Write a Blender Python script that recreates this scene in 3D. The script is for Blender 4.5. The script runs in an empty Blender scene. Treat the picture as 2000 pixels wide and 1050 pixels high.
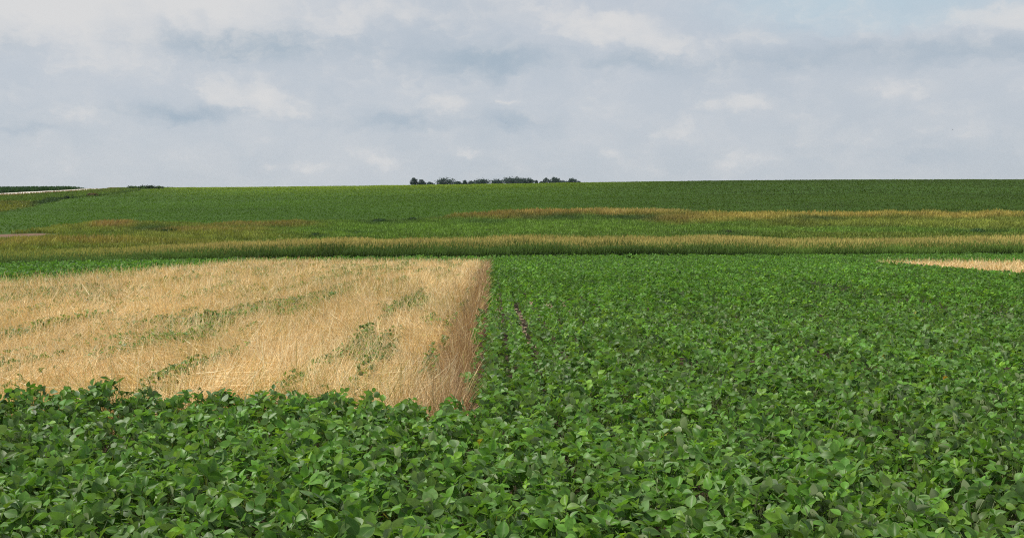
import bpy, math, random
import numpy as np
from mathutils import Vector

random.seed(5)
rng = np.random.default_rng(11)
C = bpy.context.scene.collection
scene = bpy.context.scene
R = math.radians

# ------------------------------------------------------------------ camera
EYE = 2.0
F = 2000.0                      # focal length in photo pixels
PITCH = math.atan(95.0 / F)     # looking slightly down
cam_d = bpy.data.cameras.new("camera")
cam_d.sensor_width = 36.0
cam_d.lens = 36.0
cam_d.clip_start = 0.05
cam_d.clip_end = 40000
cam = bpy.data.objects.new("camera", cam_d)
cam.location = (0, 0, EYE)
cam.rotation_euler = (math.pi / 2 - PITCH, 0, 0)
C.objects.link(cam)
scene.camera = cam
scene.view_settings.view_transform = 'Standard'
scene.view_settings.look = 'None'
scene.view_settings.gamma = 1
scene.view_settings.exposure = 0.0
scene.cycles.filter_width = 1.1
scene.cycles.use_denoising = False

# ------------------------------------------------------------------ sun
SUN_EL, SUN_AZ = R(56), R(-82)          # azimuth from +Y, clockwise
sd = Vector((math.sin(SUN_AZ) * math.cos(SUN_EL), math.cos(SUN_AZ) * math.cos(SUN_EL), math.sin(SUN_EL)))
sun_d = bpy.data.lights.new("sun", 'SUN')
sun_d.energy = 4.3
sun_d.angle = R(0.6)
sun_d.color = (1.0, 0.95, 0.86)
sun = bpy.data.objects.new("sun", sun_d)
sun.rotation_euler = (-sd).to_track_quat('-Z', 'Y').to_euler()
sun.location = (0, 0, 60)
C.objects.link(sun)


# ------------------------------------------------------------------ world
def build_world():
    w = bpy.data.worlds.new("World")
    scene.world = w
    w.use_nodes = True
    nt = w.node_tree
    N, L = nt.nodes, nt.links
    N.clear()
    out = N.new('ShaderNodeOutputWorld')
    bg = N.new('ShaderNodeBackground')
    L.new(bg.outputs[0], out.inputs[0])

    def setin(sock, v):
        if hasattr(v, 'is_output'):
            L.new(v, sock)
        else:
            sock.default_value = v

    def M(op, a, b=0.0, c=0.0, clamp=False):
        n = N.new('ShaderNodeMath')
        n.operation = op
        n.use_clamp = clamp
        setin(n.inputs[0], a)
        setin(n.inputs[1], b)
        setin(n.inputs[2], c)
        return n.outputs[0]

    def V(op, a, b=(0, 0, 0)):
        n = N.new('ShaderNodeVectorMath')
        n.operation = op
        setin(n.inputs[0], a)
        setin(n.inputs[1], b)
        return n.outputs['Value'] if op in ('DOT_PRODUCT', 'LENGTH') else n.outputs[0]

    def mixc(f, a, b):
        n = N.new('ShaderNodeMix')
        n.data_type = 'RGBA'
        setin(n.inputs[0], f)
        setin(n.inputs[6], a)
        setin(n.inputs[7], b)
        return n.outputs[2]

    def noise(vec, scale, detail=5, rough=0.55):
        n = N.new('ShaderNodeTexNoise')
        L.new(vec, n.inputs['Vector'])
        n.inputs['Scale'].default_value = scale
        n.inputs['Detail'].default_value = detail
        n.inputs['Roughness'].default_value = rough
        return n

    tc = N.new('ShaderNodeTexCoord')
    sep = N.new('ShaderNodeSeparateXYZ')
    L.new(tc.outputs['Generated'], sep.inputs[0])
    az = M('ARCTAN2', sep.outputs[0], sep.outputs[1])
    el = M('ARCSINE', sep.outputs[2])
    comb = N.new('ShaderNodeCombineXYZ')
    L.new(az, comb.inputs[0])
    L.new(el, comb.inputs[1])
    # clouds are stretched along the horizon
    st = V('MULTIPLY', comb.outputs[0], (1.0, 1.5, 1.0))
    n1 = noise(st, 16.0, 6, 0.55)
    n2 = noise(st, 42.0, 7, 0.62)
    wv = V('SUBTRACT', n1.outputs['Color'], (0.5, 0.5, 0.5))
    wv = V('MULTIPLY', wv, (0.06, 0.034, 0))
    wv2 = V('SUBTRACT', n2.outputs['Color'], (0.5, 0.5, 0.5))
    wv2 = V('MULTIPLY', wv2, (0.034, 0.024, 0))
    pos = V('ADD', V('ADD', comb.outputs[0], wv), wv2)

    def blobs(lst):
        tot = 0.0
        for (px, py, rx, ry, a) in lst:
            d = V('SUBTRACT', pos, ((px - 1000) / F, (430 - py) / F, 0))
            d = V('MULTIPLY', d, (F / rx, F / ry, 0))
            r2 = V('DOT_PRODUCT', d, d)
            g = M('POWER', 2.71828, M('MULTIPLY', r2, -1.0))
            tot = M('MULTIPLY_ADD', g, a, tot)
        return tot
    bright = blobs([(200, 50, 330, 75, .42), (175, 60, 95, 45, .7), (15, 45, 110, 60, .75), (430, 35, 190, 32, .75), (690, 55, 50, 25, .4),
                    (780, 25, 45, 40, .4), (1190, 60, 75, 26, 1.0), (1290, 88, 50, 18, .55), (1905, 82, 110, 24, .75),
                    (440, 188, 45, 24, .6), (525, 205, 30, 30, .75), (590, 217, 45, 11, .45), (200, 245, 60, 20, .4),
                    (890, 202, 42, 22, .55), (990, 202, 25, 7, .5), (905, 300, 30, 11, .45), (535, 325, 20, 9, .45),
                    (605, 323, 36, 11, .45), (755, 320, 30, 12, .4), (1310, 262, 40, 20, .45), (1190, 300, 30, 12, .4),
                    (1440, 322, 36, 16, .4), (1380, 208, 20, 20, .4), (1450, 215, 40, 18, .45), (1720, 190, 85, 20, .45),
                    (30, 225, 45, 30, .35), (1480, 90, 60, 12, .35), (1000, 30, 120, 40, .35), (1560, 275, 60, 12, .25),
                    (1950, 210, 40, 15, .35), (640, 135, 200, 40, .18), (260, 150, 140, 30, .2)])
    dark = blobs([(a_, b_, c_, d_ * 1.25, e_) for a_, b_, c_, d_, e_ in [(470, 100, 150, 22, 1.0), (40, 118, 90, 22, .7), (960, 128, 115, 24, .9), (380, 231, 105, 13, .9),
                  (790, 237, 95, 14, .65), (1000, 245, 75, 15, .7), (1220, 122, 80, 14, .65), (1500, 135, 260, 18, .4),
                  (1880, 142, 190, 17, .55), (110, 272, 70, 7, .35), (700, 100, 260, 30, .3), (1750, 120, 250, 14, .3),
                  (880, 40, 120, 40, .25), (1750, 315, 80, 10, .2)]])
    blue = blobs([(1760, 25, 260, 55, 1.0), (1540, 25, 150, 45, .6), (1720, 78, 150, 18, .5)])
    # general cloud texture for the whole sky dome
    gen = noise(V('MULTIPLY', pos, (1.0, 2.0, 1.0)), 5.0, 4, 0.5).outputs['Fac']
    gen = M('SUBTRACT', gen, 0.5)
    fine = M('SUBTRACT', n2.outputs['Fac'], 0.5)
    wisp = noise(V('MULTIPLY', pos, (1.0, 1.7, 1.0)), 17.0, 8, 0.62).outputs['Fac']
    wisp = M('MULTIPLY', M('SUBTRACT', wisp, 0.5), 1.0)
    bright = M('ADD', bright, M('MULTIPLY_ADD', wisp, 1.6, 0.10, clamp=True))
    bright = M('MULTIPLY', bright, M('MULTIPLY_ADD', fine, 1.5, 1.0), clamp=True)
    ss = N.new('ShaderNodeMapRange')
    ss.interpolation_type = 'SMOOTHSTEP'
    L.new(bright, ss.inputs[0])
    ss.inputs[1].default_value = 0.16
    ss.inputs[2].default_value = 0.62
    bright = M('ADD', M('MULTIPLY', bright, 0.62), M('MULTIPLY', ss.outputs[0], 0.3), clamp=True)
    # clear sky underneath
    sky = N.new('ShaderNodeTexSky')
    sky.sky_type = 'NISHITA'
    sky.sun_disc = False
    sky.sun_elevation = SUN_EL
    sky.sun_rotation = SUN_AZ % (2 * math.pi)
    sky.dust_density = 1.5
    skc = V('SCALE', sky.outputs[0])
    skc.node.inputs['Scale'].default_value = 0.09
    base = mixc(M('MULTIPLY', el, 3.0, clamp=True), (0.535, 0.585, 0.64, 1), (0.56, 0.605, 0.675, 1))
    col = mixc(0.90, skc, base)
    col = mixc(M('MULTIPLY', blue, 0.62, clamp=True), col, (0.44, 0.60, 0.70, 1))
    col = mixc(M('MULTIPLY_ADD', gen, 1.0, 0.10, clamp=True), col, (0.62, 0.65, 0.69, 1))
    dk = M('MULTIPLY_ADD', dark, 1.1, M('MULTIPLY_ADD', gen, -0.25, M('MULTIPLY', wisp, -0.55)), clamp=True)
    col = mixc(dk, col, (0.385, 0.47, 0.555, 1))
    col = mixc(M('MULTIPLY', bright, 0.9, clamp=True), col, (0.72, 0.715, 0.71, 1))
    L.new(col, bg.inputs[0])
    bg.inputs[1].default_value = 1.0


build_world()


# ------------------------------------------------------------------ helpers
def tag(o, label=None, cat=None, group=None, kind=None):
    if label:
        o['label'] = label
    if cat:
        o['category'] = cat
    if group:
        o['group'] = group
    if kind:
        o['kind'] = kind
    return o


def vnoise(x, y, seed=0):
    x = np.asarray(x, float)
    y = np.asarray(y, float)
    xi, yi = np.floor(x).astype(np.int64), np.floor(y).astype(np.int64)
    fx, fy = x - xi, y - yi
    fx, fy = fx * fx * (3 - 2 * fx), fy * fy * (3 - 2 * fy)

    def h(i, j):
        n = (i * 374761393 + j * 668265263 + seed * 974634777) & 0xFFFFFFFF
        n = ((n ^ (n >> 13)) * 1274126177) & 0xFFFFFFFF
        n = n ^ (n >> 16)
        return (n & 0xFFFFFF) / float(0xFFFFFF)
    a, b, c, d = h(xi, yi), h(xi + 1, yi), h(xi, yi + 1), h(xi + 1, yi + 1)
    return (a * (1 - fx) + b * fx) * (1 - fy) + (c * (1 - fx) + d * fx) * fy


def fbm(x, y, seed=0, octv=4):
    t, a, s = 0.0, 0.5, 0.0
    for k in range(octv):
        t = t + a * vnoise(x * 2 ** k, y * 2 ** k, seed + k * 17)
        s += a
        a *= 0.5
    return t / s


def norm(v):
    return v / np.maximum(np.linalg.norm(v, axis=-1, keepdims=True), 1e-9)


class Soup:
    """collects vertices / quads / colours and links them as ONE mesh object"""

    def __init__(self):
        self.v, self.f, self.c, self.m, self.n = [], [], [], [], 0

    def add(self, v, f, c, m=None):
        self.v.append(v.reshape(-1, 3))
        self.f.append(f + self.n)
        self.c.append(c.reshape(-1, 3))
        k = len(self.v[-1])
        self.m.append(np.zeros(k) if m is None else m.reshape(-1))
        self.n += k

    def leaves(self, P, D, N, L, W, col, prof, across=(-1, 0, 1), fold=0.25, curl=0.2, tip=None, tw=None):
        n = len(P)
        if n == 0:
            return
        D = norm(D)
        N = norm(N - D * (N * D).sum(1, keepdims=True))
        B = np.cross(D, N)
        t = np.array([p[0] for p in prof])
        w = np.array([p[1] for p in prof])
        s = np.array(across, float)
        T, S = len(t), len(s)
        L = np.broadcast_to(L, (n,))
        W = np.broadcast_to(W, (n,))
        curl = np.broadcast_to(curl, (n,))
        fold = np.broadcast_to(fold, (n,))
        along = (L[:, None] * t)[:, :, None, None] * D[:, None, None, :]
        hw = W[:, None, None] * 0.5 * w[None, :, None] * s[None, None, :]
        side = hw[..., None] * B[:, None, None, :]
        up = (fold[:, None, None] * np.abs(hw) - (curl * L)[:, None, None] * (t ** 2)[None, :, None])
        v = P[:, None, None, :] + along + side + up[..., None] * N[:, None, None, :]
        idx = np.arange(T * S).reshape(T, S)
        q = np.stack([idx[:-1, :-1], idx[:-1, 1:], idx[1:, 1:], idx[1:, :-1]], -1).reshape(-1, 4)
        f = (q[None] + (np.arange(n) * T * S)[:, None, None]).reshape(-1, 4)
        c = np.broadcast_to(col[:, None, None, :], (n, T, S, 3)).copy()
        if tip is not None:
            tw_ = np.array(tw)[None, :, None, None]
            c = c * (1 - tw_) + tip[:, None, None, :] * tw_
        m = np.broadcast_to((1 - np.abs(s))[None, None, :], (n, T, S)).copy()
        self.add(v, f, c, m)

    def grid(self, V, col):
        a, b = V.shape[:2]
        idx = np.arange(a * b).reshape(a, b)
        f = np.stack([idx[:-1, :-1], idx[:-1, 1:], idx[1:, 1:], idx[1:, :-1]], -1).reshape(-1, 4)
        self.add(V, f, np.broadcast_to(col, (a, b, 3)).copy())

    def tube(self, pts, rad, col, sides=6):
        pts = np.array(pts, float)
        n = len(pts)
        d = np.gradient(pts, axis=0)
        d = norm(d)
        ref = np.where(np.abs(d[:, 2:3]) > 0.9, np.array([[1.0, 0, 0]]), np.array([[0, 0, 1.0]]))
        a = norm(np.cross(d, ref))
        b = np.cross(d, a)
        ang = np.linspace(0, 2 * math.pi, sides, endpoint=False)
        rad = np.broadcast_to(np.array(rad, float), (n,))
        V = pts[:, None] + rad[:, None, None] * (np.cos(ang)[None, :, None] * a[:, None] + np.sin(ang)[None, :, None] * b[:, None])
        idx = np.arange(n * sides).reshape(n, sides)
        nx = np.roll(idx, -1, axis=1)
        f = np.stack([idx[:-1], nx[:-1], nx[1:], idx[1:]], -1).reshape(-1, 4)
        self.add(V, f, np.broadcast_to(np.array(col, float), (n * sides, 3)).copy())

    def build(self, name, mat, parent=None, loc=None, smooth=True):
        v = np.concatenate(self.v)
        f = np.concatenate(self.f)
        c = np.concatenate(self.c)
        m = np.concatenate(self.m)
        if loc is not None and parent is None:
            v = v - np.array(loc)
        me = bpy.data.meshes.new(name)
        me.vertices.add(len(v))
        me.vertices.foreach_set('co', v.astype(np.float32).ravel())
        me.loops.add(f.size)
        me.loops.foreach_set('vertex_index', f.astype(np.int32).ravel())
        me.polygons.add(len(f))
        me.polygons.foreach_set('loop_start', np.arange(0, f.size, 4, dtype=np.int32))
        me.polygons.foreach_set('use_smooth', np.full(len(f), smooth, dtype=bool))
        at = me.attributes.new('col', 'FLOAT_COLOR', 'POINT')
        at.data.foreach_set('color', np.concatenate([c, np.ones((len(c), 1))], 1).astype(np.float32).ravel())
        am = me.attributes.new('mid', 'FLOAT', 'POINT')
        am.data.foreach_set('value', m.astype(np.float32))
        me.update(calc_edges=True)
        me.materials.append(mat)
        o = bpy.data.objects.new(name, me)
        C.objects.link(o)
        if parent is not None:
            o.parent = parent
        elif loc is not None:
            o.location = loc
        return o


def empty(name, loc):
    o = bpy.data.objects.new(name, None)
    C.objects.link(o)
    o.location = loc
    o.empty_display_size = 0.3
    return o


# ------------------------------------------------------------------ materials
def veg_mat(name, rough=0.5, spec=0.3, trans=0.28, pale=0.0, rib=0.0, noise_amt=0.25, nscale=25.0, tcol=(1.75, 1.75, 0.7)):
    m = bpy.data.materials.new(name)
    m.use_nodes = True
    nt = m.node_tree
    N, L = nt.nodes, nt.links
    N.clear()
    out = N.new('ShaderNodeOutputMaterial')
    at = N.new('ShaderNodeAttribute')
    at.attribute_name = 'col'
    col = at.outputs['Color']
    tc = N.new('ShaderNodeTexCoord')
    nz = N.new('ShaderNodeTexNoise')
    nz.inputs['Scale'].default_value = nscale
    nz.inputs['Detail'].default_value = 4
    L.new(tc.outputs['Object'], nz.inputs['Vector'])
    mr = N.new('ShaderNodeMapRange')
    mr.inputs[1].default_value = 0.25
    mr.inputs[2].default_value = 0.75
    mr.inputs[3].default_value = 1 - noise_amt
    mr.inputs[4].default_value = 1 + noise_amt
    L.new(nz.outputs['Fac'], mr.inputs[0])
    sc = N.new('ShaderNodeVectorMath')
    sc.operation = 'SCALE'
    L.new(col, sc.inputs[0])
    L.new(mr.outputs[0], sc.inputs['Scale'])
    col = sc.outputs[0]

    def mix(f, a, b):
        n = N.new('ShaderNodeMix')
        n.data_type = 'RGBA'
        if hasattr(f, 'is_output'):
            L.new(f, n.inputs[0])
        else:
            n.inputs[0].default_value = f
        for s, v in ((n.inputs[6], a), (n.inputs[7], b)):
            if hasattr(v, 'is_output'):
                L.new(v, s)
            else:
                s.default_value = v
        return n.outputs[2]
    tcol_src = col
    if rib > 0:
        am = N.new('ShaderNodeAttribute')
        am.attribute_name = 'mid'
        r = N.new('ShaderNodeMapRange')
        r.inputs[1].default_value = 0.90
        r.inputs[2].default_value = 1.0
        r.inputs[3].default_value = 0
        r.inputs[4].default_value = rib
        L.new(am.outputs['Fac'], r.inputs[0])
        col = mix(r.outputs[0], col, (0.16, 0.26, 0.07, 1))
        r2 = N.new('ShaderNodeMapRange')        # thin yellowish leaf margin
        r2.inputs[1].default_value = 0.0
        r2.inputs[2].default_value = 0.14
        r2.inputs[3].default_value = 0.55
        r2.inputs[4].default_value = 0.0
        L.new(am.outputs['Fac'], r2.inputs[0])
        col = mix(r2.outputs[0], col, (0.22, 0.27, 0.06, 1))
    if pale > 0:
        g = N.new('ShaderNodeNewGeometry')
        ml = N.new('ShaderNodeMath')
        ml.operation = 'MULTIPLY'
        ml.inputs[1].default_value = pale
        L.new(g.outputs['Backfacing'], ml.inputs[0])
        col = mix(ml.outputs[0], col, (0.30, 0.36, 0.19, 1))
    bs = N.new('ShaderNodeBsdfPrincipled')
    bs.inputs['Roughness'].default_value = rough
    bs.inputs['Specular IOR Level'].default_value = spec
    L.new(col, bs.inputs['Base Color'])
    if trans > 0:
        tv = N.new('ShaderNodeVectorMath')
        tv.operation = 'MULTIPLY'
        L.new(tcol_src, tv.inputs[0])
        tv.inputs[1].default_value = tcol
        tr = N.new('ShaderNodeBsdfTranslucent')
        L.new(tv.outputs[0], tr.inputs['Color'])
        mx = N.new('ShaderNodeMixShader')
        mx.inputs[0].default_value = trans
        L.new(bs.outputs[0], mx.inputs[1])
        L.new(tr.outputs[0], mx.inputs[2])
        L.new(mx.outputs[0], out.inputs[0])
    else:
        L.new(bs.outputs[0], out.inputs[0])
    return m


def ground_mat(name, scales=(0.9, 9.0), amt=0.35, bump=0.3, rough=0.95):
    m = bpy.data.materials.new(name)
    m.use_nodes = True
    nt = m.node_tree
    N, L = nt.nodes, nt.links
    bs = N['Principled BSDF']
    bs.inputs['Roughness'].default_value = rough
    bs.inputs['Specular IOR Level'].default_value = 0.1
    at = N.new('ShaderNodeAttribute')
    at.attribute_name = 'col'
    tc = N.new('ShaderNodeTexCoord')
    facs = []
    for s in scales:
        nz = N.new('ShaderNodeTexNoise')
        nz.inputs['Scale'].default_value = s
        nz.inputs['Detail'].default_value = 6
        nz.inputs['Roughness'].default_value = 0.65
        L.new(tc.outputs['Object'], nz.inputs['Vector'])
        facs.append(nz.outputs['Fac'])
    ad = N.new('ShaderNodeMath')
    ad.operation = 'ADD'
    L.new(facs[0], ad.inputs[0])
    L.new(facs[1], ad.inputs[1])
    mr = N.new('ShaderNodeMapRange')
    mr.inputs[1].default_value = 0.6
    mr.inputs[2].default_value = 1.4
    mr.inputs[3].default_value = 1 - amt
    mr.inputs[4].default_value = 1 + amt
    L.new(ad.outputs[0], mr.inputs[0])
    sc = N.new('ShaderNodeVectorMath')
    sc.operation = 'SCALE'
    L.new(at.outputs['Color'], sc.inputs[0])
    L.new(mr.outputs[0], sc.inputs['Scale'])
    L.new(sc.outputs[0], bs.inputs['Base Color'])
    bp = N.new('ShaderNodeBump')
    bp.inputs['Strength'].default_value = bump
    bp.inputs['Distance'].default_value = 0.1
    L.new(facs[1], bp.inputs['Height'])
    L.new(bp.outputs[0], bs.inputs['Normal'])
    return m


M_SOY = veg_mat('soybean_leaf', rough=0.46, spec=0.32, trans=0.31, pale=0.9, rib=0.6, noise_amt=0.3, nscale=38, tcol=(1.6, 1.5, .75))
M_SOYFAR = veg_mat('soybean_leaf_distant', rough=0.55, spec=0.2, trans=0.28, pale=0.45, noise_amt=0.25, nscale=1.3)
M_STRAW = veg_mat('dry_straw', rough=0.5, spec=0.35, trans=0.26, noise_amt=0.2, nscale=6, tcol=(1.1, 1.0, 0.8))
M_GRASS = veg_mat('wild_grass', rough=0.6, spec=0.2, trans=0.25, noise_amt=0.25, nscale=0.4, tcol=(1.15, 1.1, 0.8))
M_CROP = veg_mat('hill_crop_leaf', rough=0.65, spec=0.15, trans=0.22, noise_amt=0.14, nscale=0.15)
M_TREE = veg_mat('tree_leaf', rough=0.6, spec=0.2, trans=0.2, noise_amt=0.3, nscale=0.5)
M_BARK = veg_mat('bark', rough=0.9, spec=0.1, trans=0.0, noise_amt=0.3, nscale=2)
M_SOIL = ground_mat('field_soil', (1.2, 14.0), 0.45, 0.5)
M_HILL = ground_mat('hill_soil', (0.05, 0.6), 0.3, 0.4)
M_ROAD = ground_mat('gravel', (0.3, 3.0), 0.15, 0.3)

# ------------------------------------------------------------------ terrain
SL = 0.0199                           # the field falls gently away from the camera


def to_world(px, py, Y):
    a = (px - 1000) / F
    b = (525 - py) / F
    cp, sp = math.cos(PITCH), math.sin(PITCH)
    dy = cp + b * sp
    dz = -sp + b * cp
    k = Y / dy
    return np.stack([a * k, np.broadcast_to(Y, np.shape(a * k)), EYE + dz * k], -1)


def to_px(P):
    cp, sp = math.cos(PITCH), math.sin(PITCH)
    z = P[..., 2] - EYE
    dep = P[..., 1] * cp - z * sp
    up = P[..., 1] * sp + z * cp
    return 1000 + F * P[..., 0] / dep, 525 - F * up / dep


COLS = {
    0: (64, [(76, 517), (90, 500), (120, 480), (137, 469), (150, 458), (200, 436), (250, 417), (300, 396), (345, 382), (400, 374.5), (450, 371.5), (520, 372.5), (700, 376), (1000, 377)]),
    250: (78, [(90, 508), (105, 492), (125, 476), (150, 460), (180, 445), (205, 436), (250, 419), (300, 403), (350, 387), (400, 375.5), (450, 368.5), (520, 369.5), (700, 373), (1000, 374)]),
    500: (85, [(100, 500), (115, 484), (130, 472), (160, 455), (200, 437), (218, 430), (260, 411), (300, 398), (350, 384), (400, 373.5), (450, 367), (520, 368), (700, 371), (1000, 371)]),
    750: (88, [(102, 498), (115, 484), (129, 471), (160, 452), (200, 431), (217, 424), (260, 404), (300, 391), (350, 378), (400, 369), (450, 364), (520, 365), (700, 368), (1000, 367)]),
    1000: (91, [(105, 497), (115, 483), (128, 471), (160, 448), (200, 424), (215, 416), (260, 397), (300, 384.5), (350, 371.5), (400, 363.7), (450, 360.5), (520, 361.5), (700, 364), (1000, 362.5)]),
    1300: (94, [(107, 495), (117, 483), (130, 470), (160, 447), (200, 423), (213, 417), (260, 395), (300, 381), (350, 367), (400, 359), (450, 355.7), (520, 357), (700, 361), (1000, 363)]),
    1600: (97, [(110, 494), (118, 483), (132, 470), (160, 449), (200, 426), (215, 418), (260, 394), (300, 379), (350, 364.5), (400, 356), (450, 352.7), (520, 354), (700, 360), (1000, 364)]),
    2000: (100, [(112, 494), (120, 483), (133, 470), (160, 449), (200, 426), (215, 417), (260, 394), (300, 379), (350, 364), (400, 355.5), (450, 352.2), (520, 354), (700, 360), (1000, 364)]),
}
PXS = np.array([-900] + list(COLS) + [2900], float)
YT = np.concatenate([np.linspace(0, 60, 31), np.linspace(62, 520, 230), np.linspace(540, 1000, 24), np.array([1500, 2500, 4000, 7000, 12000])])


def _column(px):
    y0, cs = COLS[px]
    ys, zs = [0, y0 * 0.5, y0 * 0.93], [0, -SL * y0 * 0.5, -SL * y0 * 0.93]
    for (Y, py) in cs:
        ys.append(Y)
        zs.append(float(to_world(np.array(float(px)), np.array(float(py)), np.array(float(Y)))[2]))
    zl = zs[-1]
    ys += [1500, 2500, 4000, 7000, 12000]
    zs += [zl * 0.95, zl * 0.6, zl * 0.2, -10, -40]
    z = np.interp(YT, ys, zs)
    # rounded breaks of slope
    k = (YT > 55) & (YT < 990)
    for _ in range(14):
        zz = z.copy()
        zz[1:-1] = 0.25 * z[:-2] + 0.5 * z[1:-1] + 0.25 * z[2:]
        z = np.where(k, zz, z)
    return z


ZT = np.array([_column(min(max(p, 0), 2000)) for p in PXS])
PXF = np.arange(-900, 2901, 50.0)
ZF = np.array([[np.interp(p, PXS, ZT[:, j]) for p in PXF] for j in range(len(YT))])   # [Y, px]
for _ in range(4):
    zz = ZF.copy()
    zz[:, 1:-1] = 0.25 * ZF[:, :-2] + 0.5 * ZF[:, 1:-1] + 0.25 * ZF[:, 2:]
    ZF = zz


def zground(X, Y):
    X = np.asarray(X, float)
    Y = np.asarray(Y, float)
    px = np.clip(1000 + F * X / np.maximum(Y, 8.0), PXF[0], PXF[-1] - 1e-3)
    yc = np.clip(Y, 0, YT[-1] - 1e-3)
    j = np.clip(np.searchsorted(YT, yc, side='right') - 1, 0, len(YT) - 2)
    fy = (yc - YT[j]) / (YT[j + 1] - YT[j])
    i = np.clip(((px - PXF[0]) / 50).astype(int), 0, len(PXF) - 2)
    fx = (px - PXF[i]) / 50
    z = (ZF[j, i] * (1 - fx) + ZF[j, i + 1] * fx) * (1 - fy) + (ZF[j + 1, i] * (1 - fx) + ZF[j + 1, i + 1] * fx) * fy
    z = z + (fbm(X * 0.11, Y * 0.11, 3) - 0.5) * np.clip((Y - 60) / 60, 0, 1) * 0.5 * (1 - np.clip((Y - 300) / 100, 0, 1) * 0.7)
    return np.where(Y < 0, -SL * Y * 0.2, z)


def ground_pt(px, py):
    """world point of the ground seen at a photo pixel (below the crest)"""
    Ys = np.concatenate([np.linspace(2.5, 60, 300), np.linspace(60, 460, 900)])
    P = np.stack([np.full_like(Ys, 0), Ys, np.zeros_like(Ys)], -1)
    P[:, 0] = (px - 1000) / F * Ys * 1.0
    P[:, 2] = zground(P[:, 0], Ys)
    # exact column
    for _ in range(2):
        qx, qy = to_px(P)
        P[:, 0] += (px - qx) / F * Ys
        P[:, 2] = zground(P[:, 0], Ys)
    qx, qy = to_px(P)
    k = np.argmax(qy <= py) if (qy <= py).any() else len(qy) - 1
    return P[k]


def curve(xs, ys):
    xs, ys = np.array(xs, float), np.array(ys, float)
    return lambda p: np.interp(p, xs, ys)


Y_EDGE = curve([-400, 0, 250, 450, 1000, 2000, 2600], [58, 64, 76, 83, 91, 100, 104])          # end of the field
_pe = [(-300, 470), (0, 457), (60, 455), (100, 446), (200, 434), (300, 436), (420, 441), (520, 431), (700, 431), (860, 426), (950, 420), (1050, 414.5), (1330, 414), (1395, 420), (1500, 417.5), (2000, 416.5), (2300, 416)]
HILL_EDGE = curve([p for p, _ in _pe], [ground_pt(p, y)[1] for p, y in _pe])                       # lower edge of the hill crop
ROW = 0.0175


def U(X, Y):
    return X + ROW * Y


def in_straw(X, Y, pad=0.0):
    u = U(X, Y)
    nx = (vnoise(Y * 1.3, Y * 0 + 7, 5) - 0.5) * 0.22 + (vnoise(Y * 4.3, Y * 0 + 2, 6) - 0.5) * 0.16
    front = 10.3 - .35 * np.clip((X + 2.0) / .7, 0, 1) + (vnoise(X * 1.7, X * 0 + 3, 9) - 0.5) * 0.5
    return (u < -0.36 + nx - pad) & (u > -17.9 + nx * 3 + pad) & (Y > front + pad) & (Y < 76.0 + nx * 4 - pad)


def in_strip(X, Y):
    px = 1000 + F * X / np.maximum(Y, 1)
    e = 20.4 + 0.078 * Y + (vnoise(Y * 0.6, Y * 0 + 1, 4) - 0.5) * 1.6
    return (X > e) & (Y < 72.5 - 0.02 * (X - 24) + (vnoise(X * 0.5, X * 0, 8) - .5) * 3) & (Y > 20) & (X < 52)


def terrain(name, Yr, amax, ncol, colf, mat, z0=0.0):
    s = np.linspace(-1, 1, ncol)
    s = np.sign(s) * np.abs(s) ** 1.25
    Yg = np.repeat(np.array(Yr)[:, None], ncol, 1)
    Xg = s[None, :] * amax * (np.maximum(Yg, 0) + 40)
    Zg = zground(Xg, Yg) + z0
    V = np.stack([Xg, Yg, Zg], -1)
    S = Soup()
    S.grid(V, colf(Xg, Yg))
    o = S.build(name, mat)
    return tag(o, kind='structure')


SOILC = np.array([0.062, 0.046, 0.030])


def field_col(X, Y):
    c = np.broadcast_to(SOILC, X.shape + (3,)).copy()
    px = 1000 + F * X / np.maximum(Y, 5)
    g = np.clip((Y - 30) / 25, 0, 1)[..., None] * 0.75
    c = c * (1 - g) + np.array([0.03, 0.075, 0.016]) * g
    st = (in_straw(X, Y) | in_strip(X, Y))[..., None]
    c = np.where(st, np.array([0.16, 0.10, 0.05]), c)
    gr = (Y > Y_EDGE(px))[..., None]
    c = np.where(gr, np.array([0.05, 0.075, 0.02]), c)
    return c


ROADPX = [(-420, 402), (-200, 391), (-60, 383.5), (0, 380), (60, 377), (110, 374), (150, 371.7), (180, 370.3)]
road_pts = [ground_pt(p, y) for p, y in ROADPX]
road_pts += [road_pts[-1] + np.array([-12.0, 45.0, 0]), road_pts[-1] + np.array([-38.0, 140.0, 0])]
road_pts = np.array(road_pts)
RY = road_pts[:, 1]
ROAD_X = lambda Y: np.interp(Y, RY, road_pts[:, 0])


def road_dist(X, Y):
    return X - ROAD_X(Y)          # positive: field side


_vp = np.array(sorted([tuple(ground_pt(p, y)) for p, y in [(-200, 445), (-80, 428), (0, 415), (62, 404), (100, 396.5), (131, 388.5), (187, 384), (235, 379), (285, 371)]], key=lambda q: q[1]))
VERGE_X = lambda Y: np.interp(Y, _vp[:, 1], _vp[:, 0])
DIRT = ground_pt(15, 463)
DIRT2 = ground_pt(52, 459)


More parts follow.
